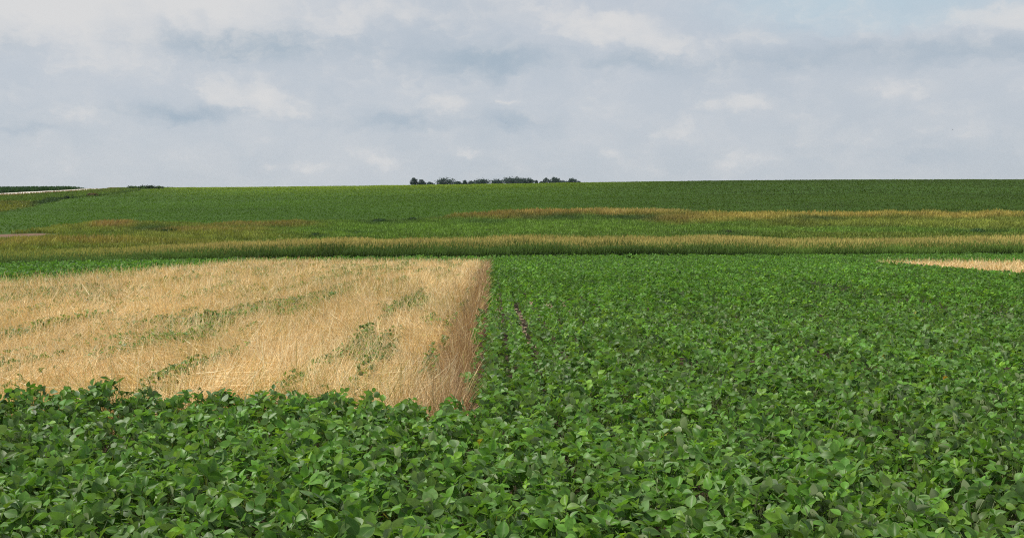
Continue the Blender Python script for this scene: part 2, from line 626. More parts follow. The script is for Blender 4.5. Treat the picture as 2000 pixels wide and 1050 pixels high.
def hill_col(X, Y):
    px = 1000 + F * X / np.maximum(Y, 5)
    mead = np.array([0.075, 0.11, 0.028])
    crop = np.array([0.040, 0.088, 0.010])
    e = HILL_EDGE(px) + (fbm(X * 0.12, Y * 0.12, 21) - 0.5) * 8
    c = np.where((Y > e)[..., None], crop, mead)
    verge = (X < VERGE_X(Y)) & (Y > 225)
    c = np.where(verge[..., None], np.array([0.085, 0.11, 0.032]), c)
    d = np.minimum(((X - DIRT[0]) / 5.5) ** 2 + ((Y - DIRT[1]) / 10.0) ** 2, ((X - DIRT2[0]) / 3.6) ** 2 + ((Y - DIRT2[1]) / 5.0) ** 2)
    d = d + (fbm(X * 0.6, Y * 0.6, 5) - 0.5) * 1.2
    c = np.where((d < 1.0)[..., None], np.array([0.17, 0.105, 0.07]), c)
    return c


Yf = np.concatenate([np.linspace(-40, 0, 9), np.linspace(1, 30, 88), np.linspace(30.5, 150, 220)])
Yh = np.concatenate([np.linspace(150, 520, 260), np.linspace(530, 1100, 40), np.array([1300, 1700, 2300, 3200, 5000, 8000, 12000])])
# both sheets meet in the grass waterway
terrain('field', Yf, 1.3, 420, lambda X, Y: np.where((Y > 120)[..., None], hill_col(X, Y), field_col(X, Y)), M_SOIL)
terrain('hill', Yh, 1.3, 420, hill_col, M_HILL)


def make_road():
    S = Soup()
    n = 60
    Y = np.linspace(RY[0], RY[-1], n)
    X = ROAD_X(Y)
    k = np.ones(9) / 9
    Xs = np.convolve(np.pad(X, 4, mode='edge'), k, 'valid')
    dx = np.gradient(Xs, Y)
    w = np.linspace(-1, 1, 9)
    hw = 7.2
    Xg = Xs[:, None] + w[None] * hw
    Yg = Y[:, None] - dx[:, None] * w[None] * hw
    Zg = zground(Xg, Yg) + 0.25 - 0.12 * w[None] ** 2 - 0.3 * (np.abs(w[None]) > 0.99)
    base = np.array([0.58, 0.53, 0.46])
    shoulder = np.array([0.40, 0.33, 0.24])
    trk = (np.abs(np.abs(w) - 0.4) < 0.2)
    col = np.where((np.abs(w) > 0.9)[None, :, None], shoulder, np.where(trk[None, :, None], base * 1.08, base * 0.92))
    S.grid(np.stack([Xg, Yg, Zg], -1), np.broadcast_to(col, (n, 9, 3)))
    tag(S.build('road', M_ROAD), kind='structure')


make_road()


# ------------------------------------------------------------------ soybeans
OVATE = [(0, .06), (.12, .62), (.3, .97), (.5, .96), (.7, .72), (.87, .36), (1, .03)]
OVATE5 = [(0, .08), (.18, .78), (.45, 1.0), (.75, .66), (1, .04)]
OVATE4 = [(0, .15), (.33, 1.0), (.68, .8), (1, .05)]
OVATE3 = [(0, .3), (.45, 1.0), (1, .1)]

# thin spots in the rows where soil shows, as ground segments (x0,y0,x1,y1,half width)
GAPS = []
for (a, b, w) in [((966, 575), (974, 650), .06), ((1003, 605), (1027, 692), .095), ((1085, 583), (1117, 612), .12), ((1038, 588), (1044, 606), .10),
                  ((1070, 594), (1074, 606), .10), ((1480, 545), (1590, 568), .5), ((1590, 568), (1720, 598), .8), ((1720, 598), (1860, 622), .62), ((1860, 622), (2010, 648), .75),
                  ((1230, 510), (1300, 525), .45), ((1200, 612), (1218, 622), .14), ((1255, 668), (1265, 680), .14), ((1300, 512), (1420, 540), .25)]:
    p, q = ground_pt(*a), ground_pt(*b)
    GAPS.append((p[0], p[1], q[0], q[1], w))
for (px, py, r) in [(803, 931, .10), (545, 920, .09), (225, 935, .12), (132, 918, .10), (1800, 890, .10), (1905, 880, .10), (1612, 900, .10), (1450, 870, .09), (1980, 905, .1), (940, 925, .10), (300, 868, .1), (1130, 1000, .1), (1730, 1035, .09)]:
    p = ground_pt(px, py + 14)
    GAPS.append((p[0] - .04, p[1] - .15, p[0], p[1] + .15, r * .75))


def gap_mask(X, Y):
    m = np.zeros(X.shape, bool)
    for (x0, y0, x1, y1, w) in GAPS:
        dx, dy = x1 - x0, y1 - y0
        t = np.clip(((X - x0) * dx + (Y - y0) * dy) / (dx * dx + dy * dy), 0, 1)
        d = np.hypot(X - x0 - t * dx, Y - y0 - t * dy)
        m |= d < w * (0.75 + 0.5 * vnoise(X * 6, Y * 2, 2))
    return m


def field_points(y0, y1, dens, margin=3.0):
    """random points of the soybean field within the visible wedge"""
    amax = 0.5
    area_w = lambda Y: 2 * (amax * Y + margin)
    n = int(dens * (amax * (y1 ** 2 - y0 ** 2) + 2 * margin * (y1 - y0)))
    # sample Y with density proportional to width
    Y = rng.uniform(y0, y1, n * 2)
    keep = rng.uniform(0, 1, n * 2) < (amax * Y + margin) / (amax * y1 + margin)
    Y = Y[keep]
    X = rng.uniform(-1, 1, len(Y)) * (amax * Y + margin)
    # expected count for that density
    want = int(dens * (amax * (y1 ** 2 - y0 ** 2) + 2 * margin * (y1 - y0)))
    if len(Y) < want:
        r = rng.integers(0, len(Y), want - len(Y))
        X = np.concatenate([X, X[r] + rng.normal(0, .3, len(r))])
        Y = np.concatenate([Y, np.clip(Y[r] + rng.normal(0, .3, len(r)), y0, y1)])
    return X[:want], Y[:want]


def soy_color(n, X, Y):
    base = np.array([0.088, 0.210, 0.022])
    v = rng.normal(1, .24, n)[:, None]
    rw = np.round(U(X, Y) / .38)
    v = v * (1 + (vnoise(rw * 13.7, Y * .07, 15)[:, None] - .5) * .45 * np.clip((Y[:, None] - 8) / 10, 0, 1))
    big = (fbm(X * 0.5, Y * 0.25, 31)[:, None] - 0.5) * 0.5
    c = base * np.clip(v + big, .5, 1.7)
    yel = rng.random(n)[:, None]
    c = np.where(yel > .88, c * np.array([1.55, 1.28, 1.0]), c)           # young, yellower
    c = np.where((yel > .5) & (yel < .66), c * np.array([1.25, .98, 2.4]), c)   # greyer
    c = np.where(yel < .16, c * np.array([.75, .80, .95]), c)            # old, darker
    c = np.where((yel > .40) & (yel < .4006), np.array([.33, .30, .05]), c)   # a few yellowed leaves
    return c


def soy_layer(S, X, Y, prof, across, Lr, tri=True, petiole=False, zspread=.16, mat_scale=1.0, wmul=1.0):
    keep = ~in_straw(X, Y, -0.12) & ~gap_mask(X, Y) & ~in_strip(X, Y)
    keep &= Y < Y_EDGE(1000 + F * X / np.maximum(Y, 3))
    X, Y = X[keep], Y[keep]
    n = len(X)
    u = U(X, Y)
    row = np.round(u / 0.38) * 0.38
    lat = u - row
    fr = np.clip((Y - 7) / 12, 0, 1)          # rows have closed over near the camera
    thin = rng.random(n) > (.2 + .68 * fr) * (np.abs(lat) / .19) ** 2
    fr = fr[thin]
    X, Y, u, row, lat = X[thin], Y[thin], u[thin], row[thin], lat[thin]
    n = len(X)
    lat = lat * (.92 - .12 * fr)
    X = X + (row + lat - u)
    crown = 0.51 - (.025 + .10 * fr) * (1 - np.cos(2 * math.pi * lat / .38)) + (vnoise(row * 9.7, Y * .14, 14) - .5) * (.10 + .08 * fr) + (fbm(X * 1.1, Y * 0.7, 12) - 0.5) * (0.22 - .10 * fr) + (vnoise(X * 4.5, Y * 4.0, 13) - 0.5) * (0.10 - .05 * fr)
    z = zground(X, Y) + np.maximum(crown - np.abs(rng.normal(0, zspread, n)), 0.06)
    P = np.stack([X, Y, z], -1)
    phi = rng.uniform(0, 2 * math.pi, n)
    th = np.clip(np.abs(rng.normal(R(44), R(22), n)), 0, R(88))
    az = rng.uniform(0, 2 * math.pi, n)
    Nn = np.stack([np.sin(th) * np.cos(az), np.sin(th) * np.sin(az), np.cos(th)], -1)
    D = np.stack([np.cos(phi), np.sin(phi), rng.normal(.45, .5, n)], -1)
    D = norm(D - Nn * (D * Nn).sum(1, keepdims=True))
    B = np.cross(D, Nn)
    L = rng.uniform(*Lr, n) * np.clip(rng.normal(1, .16, n), .6, 1.35)
    col = soy_color(n, X, Y)
    sets = [(0.03, 0)] if not tri else [(0.35, 0), (0.03, R(78)), (0.03, -R(78))]
    for (off, ang) in sets:
        d = D * math.cos(ang) + B * math.sin(ang)
        d = norm(d + rng.normal(0, .18, (n, 3)))
        nn = norm(Nn + rng.normal(0, .26, (n, 3)))
        S.leaves(P + d * (off * L * 0.55)[:, None], d, nn, L * (1 if ang == 0 else .92), L * rng.uniform(.62, .78, n) * wmul, col * rng.uniform(.88, 1.12, (n, 1)),
                 prof, across, fold=rng.uniform(0.02, .62, n), curl=rng.uniform(-.15, .5, n))
    if petiole:
        tgt = np.stack([X + rng.normal(0, .05, n), Y + rng.normal(0, .05, n), z - rng.uniform(.12, .26, n)], -1)
        d = P - tgt
        ln = np.linalg.norm(d, axis=1)
        pc = np.array([.17, .24, .06]) * rng.uniform(.6, 1.25, (n, 1)) * np.where(rng.random((n, 1)) > .8, np.array([1.5, 1.0, .8]), 1.0)
        for rot in (np.array([1.0, 0, 0]), np.array([0, 1.0, 0])):
            S.leaves(tgt, d, np.broadcast_to(rot, (n, 3)) + 0.0, ln, .0045, pc, [(0, 1.2), (.5, 1.0), (1, .8)], (-1, 1), 0, .05)


S = Soup()
soy_layer(S, *field_points(1.6, 7.5, 370, 1.5), OVATE, (-1, -.5, 0, .5, 1), (.060, .090), petiole=True, zspread=.11)
soy_layer(S, *field_points(7.5, 13, 310, 2), OVATE5, (-1, 0, 1), (.060, .086), petiole=True, zspread=.13)
soy_layer(S, *field_points(13, 24, 170, 2), OVATE4, (-1, 0, 1), (.066, .092), zspread=.10)
near = tag(S.build('soybean_plants', M_SOY), 'leafy green soybean plants covering the near field in rows', 'soybeans', kind='stuff')

S = Soup()
soy_layer(S, *field_points(24, 46, 95, 3), OVATE4, (-1, 0, 1), (.075, .105), zspread=.08)
soy_layer(S, *field_points(46, 106, 80, 5), OVATE3, (-1, 1), (.11, .17), tri=False, zspread=.06)
tag(S.build('distant_soybean_plants', M_SOYFAR), 'fine textured green soybeans at the far end of the field', 'soybeans', kind='stuff')


# ------------------------------------------------------------------ dead straw
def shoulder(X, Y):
    # the mat falls off and is broken towards its right hand edge, its shade painted in as brown
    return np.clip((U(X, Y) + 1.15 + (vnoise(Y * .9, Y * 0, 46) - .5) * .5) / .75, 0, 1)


def straw_color(n, X, Y):
    a = np.array([.93, .71, .36])
    b = np.array([.97, .85, .52])
    d = np.array([.70, .46, .175])
    r = rng.random((n, 1))
    c = np.where(r < .55, a, np.where(r < .8, b, d))
    gr = np.clip((fbm(U(X, Y) * 1.6, Y * .2, 45)[:, None] - .48) * 2.8, .05, .36)
    c = np.where(rng.random((n, 1)) < gr * .8, np.array([.46, .42, .12]), c)
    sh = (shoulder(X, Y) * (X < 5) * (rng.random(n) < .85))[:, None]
    c = c * (1 - sh) + np.array([.40, .24, .115]) * sh  # painted shade of the right hand straw wall, mixed into the stalk colour
    c = c * rng.uniform(.6, 1.18, (n, 1)) * (1 + (fbm(X * .35, Y * .18, 44)[:, None] - .5) * .3)
    return c


def green_rows(X, Y):
    # where soybeans push up through the straw, in broken rows
    u = U(X, Y)
    rowf = np.exp(-((u / .76 - np.round(u / .76)) / .18) ** 2) * (.45 + .55 * (np.abs(np.round(u / .76)) % 2))
    return .24 * fbm(u * .55, Y * .05, 71, 2) + .76 * fbm(u * 1.6, Y * .24, 72, 3) + .28 * rowf


def straw_layer(S, X, Y, Lr, W, mask, stations=4, upright=None, top=.43):
    gp = np.where(X < 5, np.clip((green_rows(X, Y) - .64) / .12, 0, 1), 0)
    k = mask(X, Y) & (rng.random(len(X)) > .55 * gp)
    X, Y = X[k], Y[k]
    gp = gp[k]
    n = len(X)
    el = np.abs(rng.normal(R(33), R(22), n))
    if upright is not None:
        el = np.where(upright(X, Y), np.clip(rng.normal(R(58), R(16), n), R(20), R(88)), el)
    lay = R(150) + (fbm(X * .9, Y * .6, 51, 2) - .5) * 2 * math.pi * 1.7
    az = lay + np.where(rng.random(n) < .6, rng.normal(0, .35, n), rng.normal(0, 1.6, n))
    D = np.stack([np.cos(el) * np.cos(az), np.cos(el) * np.sin(az), np.sin(el)], -1)
    L = rng.uniform(*Lr, n)
    hump = top + .05 * np.cos(U(X, Y) / .76 * 2 * math.pi) + (fbm(X * .8, Y * .5, 52) - .5) * .22 - .22 * shoulder(X, Y) * (X < 5) - .12 * gp
    zb = np.maximum(hump - L * np.sin(el) * rng.uniform(.75, 1.15, n), 0.0)
    zb = np.where(el > R(45), 0.0, zb * rng.uniform(.75, 1, n))
    P = np.stack([X - D[:, 0] * L * .4, Y - D[:, 1] * L * .4, zground(X, Y) + zb], -1)
    Nn = norm(rng.normal(0, 1, (n, 3)) + np.array([0, -.4, .6]))
    t = np.linspace(0, 1, stations)
    prof = [(a, 1 - .65 * a) for a in t]
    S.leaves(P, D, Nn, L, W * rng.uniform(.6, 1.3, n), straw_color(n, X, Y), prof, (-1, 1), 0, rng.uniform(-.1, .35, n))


def box_points(x0, x1, y0, y1, dens):
    n = int((x1 - x0) * (y1 - y0) * dens)
    return rng.uniform(x0, x1, n), rng.uniform(y0, y1, n)


def straw_bed(S, x0, x1, y0, y1, nx, ny, mask, h=.19):
    X, Y = np.meshgrid(np.linspace(x0, x1, nx), np.linspace(y0, y1, ny))
    m = mask(X, Y)
    Z = zground(X, Y) + np.where(m, h + (fbm(X * 3, Y * 3, 61) - .5) * .18 + (fbm(X * .8, Y * .5, 52) - .5) * .2 - .2 * shoulder(X, Y) * (X < 5), -.12)
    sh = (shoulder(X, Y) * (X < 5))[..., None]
    c = (np.array([.40, .275, .115]) * (1 - sh) + np.array([.22, .125, .06]) * sh) * (0.7 + .6 * fbm(X * 5, Y * 5, 62))[..., None]  # bed colour carries the same painted shade down its right side
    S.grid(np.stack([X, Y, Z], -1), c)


S = Soup()
inner = lambda X, Y: in_straw(X, Y, .22)
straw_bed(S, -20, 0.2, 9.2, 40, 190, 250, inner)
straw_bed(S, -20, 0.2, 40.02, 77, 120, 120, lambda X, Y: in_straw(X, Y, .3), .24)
edge = lambda X, Y: ((U(X, Y) > -.6) & (rng.random(len(X)) > .5)) | ((Y < 10.8) & (rng.random(len(X)) > .4))
sm = lambda X, Y: in_straw(X, Y)
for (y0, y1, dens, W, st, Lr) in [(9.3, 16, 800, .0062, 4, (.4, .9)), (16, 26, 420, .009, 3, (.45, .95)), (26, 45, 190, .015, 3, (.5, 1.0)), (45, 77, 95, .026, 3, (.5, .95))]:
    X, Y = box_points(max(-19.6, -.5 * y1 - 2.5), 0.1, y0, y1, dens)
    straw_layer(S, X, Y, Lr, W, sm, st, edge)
# the standing fringe along the right hand and front edges
for (y0, y1, dens, W) in [(9.4, 24, 900, .006), (24, 45, 400, .011), (45, 76, 160, .022)]:
    Yr = rng.uniform(y0, y1, int((y1 - y0) * .35 * dens))
    Xr = -.36 - ROW * Yr - np.abs(rng.normal(0, .22, len(Yr)))
    straw_layer(S, Xr, Yr, (.2, .5), W, sm, 3, lambda X, Y: rng.random(len(X)) > .35)
# big loose stalks lying over the mat
for (y0, y1, dens, W) in [(10.2, 20, 60, .0105), (20, 36, 30, .017)]:
    X, Y = box_points(max(-19, -.5 * y1 - 2), -.5, y0, y1, dens)
    straw_layer(S, X, Y, (.35, .8), W, sm, 4, lambda X, Y: rng.random(len(X)) > .75, .50)
Xr = rng.uniform(-9, -.4, 2200)
straw_layer(S, Xr, 10.15 + np.abs(rng.normal(0, .25, len(Xr))), (.4, .75), .0065, sm, 4, lambda X, Y: rng.random(len(X)) > .55)
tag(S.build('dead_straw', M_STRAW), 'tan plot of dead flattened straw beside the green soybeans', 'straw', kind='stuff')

S = Soup()
X, Y = box_points(19, 45, 30, 76, 75)
straw_bed(S, 19, 50, 24, 76, 120, 120, in_strip, .3)
straw_layer(S, X, Y, (.5, .9), .034, in_strip, 3)
tag(S.build('pale_straw_strip', M_STRAW), 'narrow pale straw strip at the far right of the field', 'straw', kind='stuff')

# green soybeans pushing up through the straw, in broken rows
S = Soup()
for (y0, y1, dens, prof, Lr) in [(10.8, 20, 260, OVATE5, (.045, .08)), (20, 40, 150, OVATE4, (.06, .10)), (40, 76, 60, OVATE3, (.11, .17))]:
    X, Y = box_points(max(-19, -.5 * y1 - 2), -.9, y0, y1, dens)
    u = U(X, Y)
    pat = green_rows(X, Y)
    k = (pat > .645 + .12 * rng.random(len(X))) & in_straw(X, Y, .5)
    X, Y = X[k], Y[k]
    n = len(X)
    z = zground(X, Y) + .41 + (fbm(X * .8, Y * .5, 52) - .5) * .2 + rng.uniform(-.15, .09, n)
    P = np.stack([X, Y, z], -1)
    for a in (0, 1.35, -1.35):
        phi = rng.uniform(0, 6.283, n)
        D = np.stack([np.cos(phi + a), np.sin(phi + a), rng.normal(0, .5, n)], -1)
        Nn = norm(rng.normal(0, .45, (n, 3)) + np.array([0, 0, 1.0]))
        S.leaves(P, D, Nn, rng.uniform(*Lr, n), rng.uniform(*Lr, n) * .66, soy_color(n, X, Y) * np.array([1.1, .95, 1.0]), prof, (-1, 0, 1) if y0 < 40 else (-1, 1), .2, .2)
tag(S.build('volunteer_soybeans', M_SOY), 'green soybean leaves poking up through the dead straw', 'soybeans', kind='stuff')

# pale stalk litter lying in the bare gaps
S = Soup()
for (x0, y0, x1, y1, w) in GAPS[:5] + GAPS[6:7]:
    ln = math.hypot(x1 - x0, y1 - y0)
    n = int(ln * 26)
    t = rng.random(n)
    X = x0 + (x1 - x0) * t + rng.normal(0, w * .5, n)
    Y = y0 + (y1 - y0) * t
    P = np.stack([X, Y, zground(X, Y) + rng.uniform(.01, .05, n)], -1)
    az = rng.uniform(0, 6.283, n)
    S.leaves(P, np.stack([np.cos(az), np.sin(az), rng.normal(0, .12, n)], -1), np.broadcast_to(np.array([0, -.3, 1.0]), (n, 3)) + rng.normal(0, .2, (n, 3)),
             rng.uniform(.06, .2, n), .024, np.array([.62, .46, .30]) * rng.uniform(.5, 1.2, (n, 1)), [(0, 1), (1, .8)], (-1, 0, 1), -.4, 0)
tag(S.build('crop_litter', M_STRAW), 'pale broken stalk litter on bare soil between soybean rows', 'litter', kind='stuff')


# ------------------------------------------------------------------ grass waterway
BLADE = [(0, 1.0), (.4, .95), (.75, .8), (1, .25)]
TAN = np.array([.57, .455, .145])
GOLD = np.array([.45, .35, .085])
GREEN = np.array([.125, .205, .028])
BRIGHT = np.array([.155, .275, .036])
OLIVE = np.array([.225, .25, .044])
DARK = np.array([.040, .080, .022])
RUST = np.array([.33, .215, .065])

# patches of the waterway: photo position, radii, colour, strength, tip colour strength
PATCH = [(900, 440, 330, 16, BRIGHT, .9), (1150, 436, 260, 12, BRIGHT, .9), (1290, 437, 110, 6, BRIGHT * .9, .8), (640, 448, 140, 12, BRIGHT, .6),
         (1600, 446, 300, 5, BRIGHT, .9), (1900, 449, 220, 5, BRIGHT * .8, .8),
         (1120, 413, 230, 5, RUST * 1.25, .95), (1220, 411, 130, 4, TAN * .85, .8), (960, 420, 90, 5, RUST, .8), (1330, 425, 70, 9, RUST * .8, .8),
         (1080, 422, 60, 6, DARK, .8), (1250, 423, 90, 5, DARK, .8), (1440, 424, 110, 6, GOLD, .95), (1650, 419, 260, 4.5, GOLD * .95, 1.0), (1900, 420, 160, 4.5, GOLD, .95),
         (1600, 427, 60, 5, DARK, .8), (1700, 432, 160, 6, OLIVE, .8), (1900, 434, 160, 8, OLIVE * 1.2, .8), (1760, 424, 60, 4, OLIVE * .7, .7), (1550, 433, 60, 6, OLIVE * .7, .8),
         (215, 438, 40, 4, RUST, .9), (300, 444, 50, 7, DARK * 1.3, .8), (340, 450, 45, 5, DARK, .8), (490, 438, 80, 4, RUST, .6), (440, 456, 170, 8, OLIVE * 1.05 + RUST * .1, .75), (420, 448, 110, 4, RUST, .55),
         (120, 450, 60, 6, OLIVE * 1.2, .8), (40, 478, 110, 6, GOLD * .8, .8), (180, 470, 90, 5, RUST, .7), (110, 482, 80, 6, GREEN, .7), (300, 472, 180, 6, OLIVE * .7 + RUST * .4, .6),
         (250, 460, 90, 6, OLIVE, .7), (180, 455, 80, 8, GREEN, .6), (570, 437, 60, 6, RUST * .8, .6), (740, 431, 40, 4, DARK, .8), (805, 427, 30, 3, DARK, .7), (700, 450, 60, 3, DARK * 1.4, .5),
         (950, 430, 50, 4, DARK * 1.4, .6), (620, 458, 30, 4, DARK, .8), (560, 455, 60, 4, GREEN, .6), (1420, 452, 90, 4, DARK * 1.3, .5), (1900, 449, 60, 3, DARK, .6)]


def meadow_color(px, py, n, seed=81):
    wx = (fbm(px * .02, py * .12, seed) - .5) * 70
    wy = (fbm(px * .02, py * .12, seed + 1) - .5) * 8
    left = np.clip((700 - px) / 500, 0, 1)[:, None]
    right = np.clip((px - 1400) / 250, 0, 1)[:, None]
    c = GREEN * (1 - left) + (OLIVE * .95) * left
    c = c * (1 - right) + (OLIVE * .5 + GREEN * .42) * right
    for (x, y, rx, ry, col, a) in PATCH:
        g = np.exp(-(((px + wx - x) / rx) ** 2 + ((py + wy - y) / ry) ** 2) ** 1.5)[:, None] * a
        c = c * (1 - g) + col * g
    c = c * (1 + (fbm(px * .06, py * .25, seed + 2)[:, None] - .5) * .6)
    return 1.1 * c * np.clip(rng.normal(1, .18, (n, 1)), .5, 1.6)


def blade_set(S, X, Y, h, W, c0, c1, tw, lean=.18, stations=BLADE):
    n = len(X)
    P = np.stack([X, Y, zground(X, Y) - .03], -1)
    D = norm(np.stack([rng.normal(.05, lean, n), rng.normal(0, lean, n), np.ones(n)], -1))
    Nn = np.stack([rng.normal(0, 1, n), rng.normal(-.3, 1, n), np.zeros(n)], -1)
    S.leaves(P, D, Nn, h, W, c0, stations, (-1, 1), 0, rng.uniform(0, .22, n), tip=c1, tw=tw)


# tall seed-headed grass along the edge of the field
def wedge(n, y0f, y1f, pxr=(-260, 2260)):
    px = rng.uniform(*pxr, n)
    t = rng.random(n)
    a, b = y0f(px), y1f(px)
    Y = np.sqrt(a * a + (b * b - a * a) * t)
    return (px - 1000) / F * Y * 1.0, Y, px


S = Soup()
DEPTH = curve([0, 250, 500, 1000, 2000], [17, 18, 20, 19, 17])
for (n, f0, f1) in [(80000, 0.0, .25), (150000, .06, 1.0)]:
    X, Y, px = wedge(n, lambda p: Y_EDGE(p) + .3 + DEPTH(p) * f0, lambda p: Y_EDGE(p) + .3 + DEPTH(p) * f1)
    Y = Y + (fbm(X * .25, X * 0, 90) - .5) * 2.0
    n = len(X)
    f = (Y - Y_EDGE(px)) / DEPTH(px)
    hb = np.interp(px, [0, 250, 450, 700, 1400, 1550, 1700, 2000], [.85, .95, 1.25, 1.5, 1.5, 1.3, 1.4, 1.45])
    h = hb * (.70 + .34 * np.clip(f * 2.6, 0, 1)) * rng.uniform(.7, 1.12, n) * (1 + (fbm(X * .3, Y * .3, 91) - .5) * .35)
    gl = np.clip((420 - px) / 350, 0, 1)[:, None]
    c0 = ((np.array([.060, .112, .024]) + np.clip((px - 1350) / 250, 0, 1)[:, None] * np.array([.02, .035, .004])) * (1 - gl) + np.array([.075, .135, .035]) * gl) * rng.uniform(.65, 1.4, (n, 1)) * (.7 + .75 * fbm(X * .22, Y * .1, 96)[:, None])
    pn = fbm(X * .12, Y * .12, 92)[:, None]
    tip = TAN * (1 - .35 * gl) * np.array([1, 1, 1]) + gl * np.array([-.03, .04, -.03])
    tip = tip * (0.86 + .62 * pn) * rng.uniform(.75, 1.2, (n, 1))
    # fewer seed heads at the very front, more behind
    headed = (rng.random(n) < np.clip(-.16 + f * 1.9, 0, .92) * (1 - .25 * gl[:, 0]))[:, None]
    tip = np.where(headed, tip, c0 * np.array([1.7, 1.55, 1.3]))
    blade_set(S, X, Y, h, rng.uniform(.032, .06, n), c0, tip, (0, .0, .4, 1.0), .14, [(0, 1.0), (.5, 1.0), (.76, .9), (1, .3)])
tag(S.build('tall_grass', M_GRASS), 'band of tall tan headed grass beyond the far end of the field', 'grass', kind='stuff')

S = Soup()
for (nn, hh) in [(230000, .42)]:
    X, Y, px = wedge(nn, lambda p: Y_EDGE(p) + .3 + DEPTH(p) * .95, lambda p: np.maximum(HILL_EDGE(p), Y_EDGE(p) + DEPTH(p) + 12))
    Y = Y + (fbm(X * .08, Y * .0, 93) - .5) * 5
    n = len(X)
    P = np.stack([X, Y, zground(X, Y) + .35], -1)
    qx, qy = to_px(P)
    col = meadow_color(qx, qy, n)
    tanness = np.clip((col[:, 0] - col[:, 1] * .75) / .12, 0, 1)
    dirt = np.minimum(((X - DIRT[0]) / 5.5) ** 2 + ((Y - DIRT[1]) / 11.0) ** 2, ((X - DIRT2[0]) / 3.6) ** 2 + ((Y - DIRT2[1]) / 6.0) ** 2) + (fbm(X * .6, Y * .6, 5) - .5) * 1.2
    k = dirt > 1.0
    h = (hh + .55 * tanness) * rng.uniform(.6, 1.25, n) * (1 + (fbm(X * .2, Y * .2, 94) - .5) * .9)
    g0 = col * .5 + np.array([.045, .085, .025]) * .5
    k2 = k
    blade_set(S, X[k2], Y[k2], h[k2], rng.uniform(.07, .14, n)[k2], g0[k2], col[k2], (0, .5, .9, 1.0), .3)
tag(S.build('meadow_grass', M_GRASS), 'mixed green and rusty wild grass on the slope below the hill crop', 'grass', kind='stuff')

# verge grass below the road
S = Soup()
n = 60000
Y = rng.uniform(225, 470, n)
wv_ = np.maximum(VERGE_X(Y) - ROAD_X(Y) - 5.5, 1)
rr = rng.random(n)
keep_ = rng.random(n) < wv_ / wv_.max()
Y, wv_, rr = Y[keep_], wv_[keep_], rr[keep_]
n = len(Y)
off = 5.5 + wv_ * rr
X = ROAD_X(Y) + off
P = np.stack([X, Y, zground(X, Y)], -1)
qx, qy = to_px(P)
f = rr
ver = np.where((f < .16)[:, None], RUST * .85 + .05, np.where((f > .82 + .12 * fbm(X * .1, Y * .1, 98))[:, None], np.clip((78 - qx) / 40, 0, 1)[:, None] * OLIVE + np.clip((qx - 38) / 40, 0, 1)[:, None] * np.array([.06, .11, .03]), np.where((fbm(X * .06, Y * .05, 95) > .6)[:, None], OLIVE * .8, GREEN * 1.05)))
ver = np.where((qx > 150)[:, None], .55 * ver + .45 * GREEN * 1.2 * (0.8 + .5 * fbm(X * .1, Y * .1, 97))[:, None], ver)
ver = ver * np.clip(rng.normal(1, .18, (n, 1)), .5, 1.5)
h = rng.uniform(.3, .9, n)
blade_set(S, X, Y, h, rng.uniform(.22, .4, n), ver * .8, ver, (0, .4, .9, 1), .3)
tag(S.build('verge_grass', M_GRASS), 'rough grass bank sloping down from the gravel road', 'grass', kind='stuff')

# the crop on the hill
S = Soup()
tot = 0
for (n, ya, yb, sc) in [(190000, 0, 300, .27), (190000, 300, 480, .42)]:
    px = rng.uniform(-250, 2250, n)
    a = np.maximum(HILL_EDGE(px), ya)
    b = np.full(n, float(yb))
    Y = np.sqrt(a * a + (b * b - a * a) * rng.random(n))
    X = (px - 1000) / F * Y
    Y = Y + (fbm(X * .12, Y * .12, 21) - .5) * -3
    k = (X > VERGE_X(Y) + (fbm(X * .2, Y * .2, 33) - .5) * 3) | (Y < 225)
    X, Y, px = X[k], Y[k], px[k]
    n = len(X)
    z = zground(X, Y)
    # drilled rows that bend with the slope
    rowc = (Y + .22 * X + 6 * np.sin(X * .012)) / 1.52
    lat = (rowc - np.round(rowc))
    z = z + .34 + .09 * np.cos(lat * 2 * math.pi) + (fbm(X * .1, Y * .1, 22) - .5) * .3 + rng.normal(0, .05, n)
    P = np.stack([X, Y, z], -1)
    qx, qy = to_px(P)
    base = np.array([.060, .126, .009])
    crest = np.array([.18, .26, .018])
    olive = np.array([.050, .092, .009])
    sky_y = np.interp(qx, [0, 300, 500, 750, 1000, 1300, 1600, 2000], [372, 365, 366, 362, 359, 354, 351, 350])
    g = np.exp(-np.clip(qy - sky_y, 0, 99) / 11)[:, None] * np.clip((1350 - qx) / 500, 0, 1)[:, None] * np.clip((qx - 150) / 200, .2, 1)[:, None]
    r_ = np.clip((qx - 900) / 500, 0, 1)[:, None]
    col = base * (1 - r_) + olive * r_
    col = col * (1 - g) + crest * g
    col = col * (1 + (fbm(X * .03, Y * .05, 23)[:, None] - .5) * .55) * np.clip(rng.normal(1, .09, (n, 1)), .5, 1.6)
    th = np.abs(rng.normal(0, R(18), n))
    az = rng.uniform(0, 6.283, n)
    Nn = np.stack([np.sin(th) * np.cos(az), np.sin(th) * np.sin(az), np.cos(th)], -1)
    ph = rng.uniform(0, 6.283, n)
    D = np.stack([np.cos(ph), np.sin(ph), rng.normal(0, .4, n)], -1)
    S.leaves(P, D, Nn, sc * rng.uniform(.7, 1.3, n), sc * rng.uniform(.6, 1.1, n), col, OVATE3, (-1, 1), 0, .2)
tag(S.build('hill_crop', M_CROP), 'broad green crop covering the hill up to the skyline', 'crop', kind='stuff')

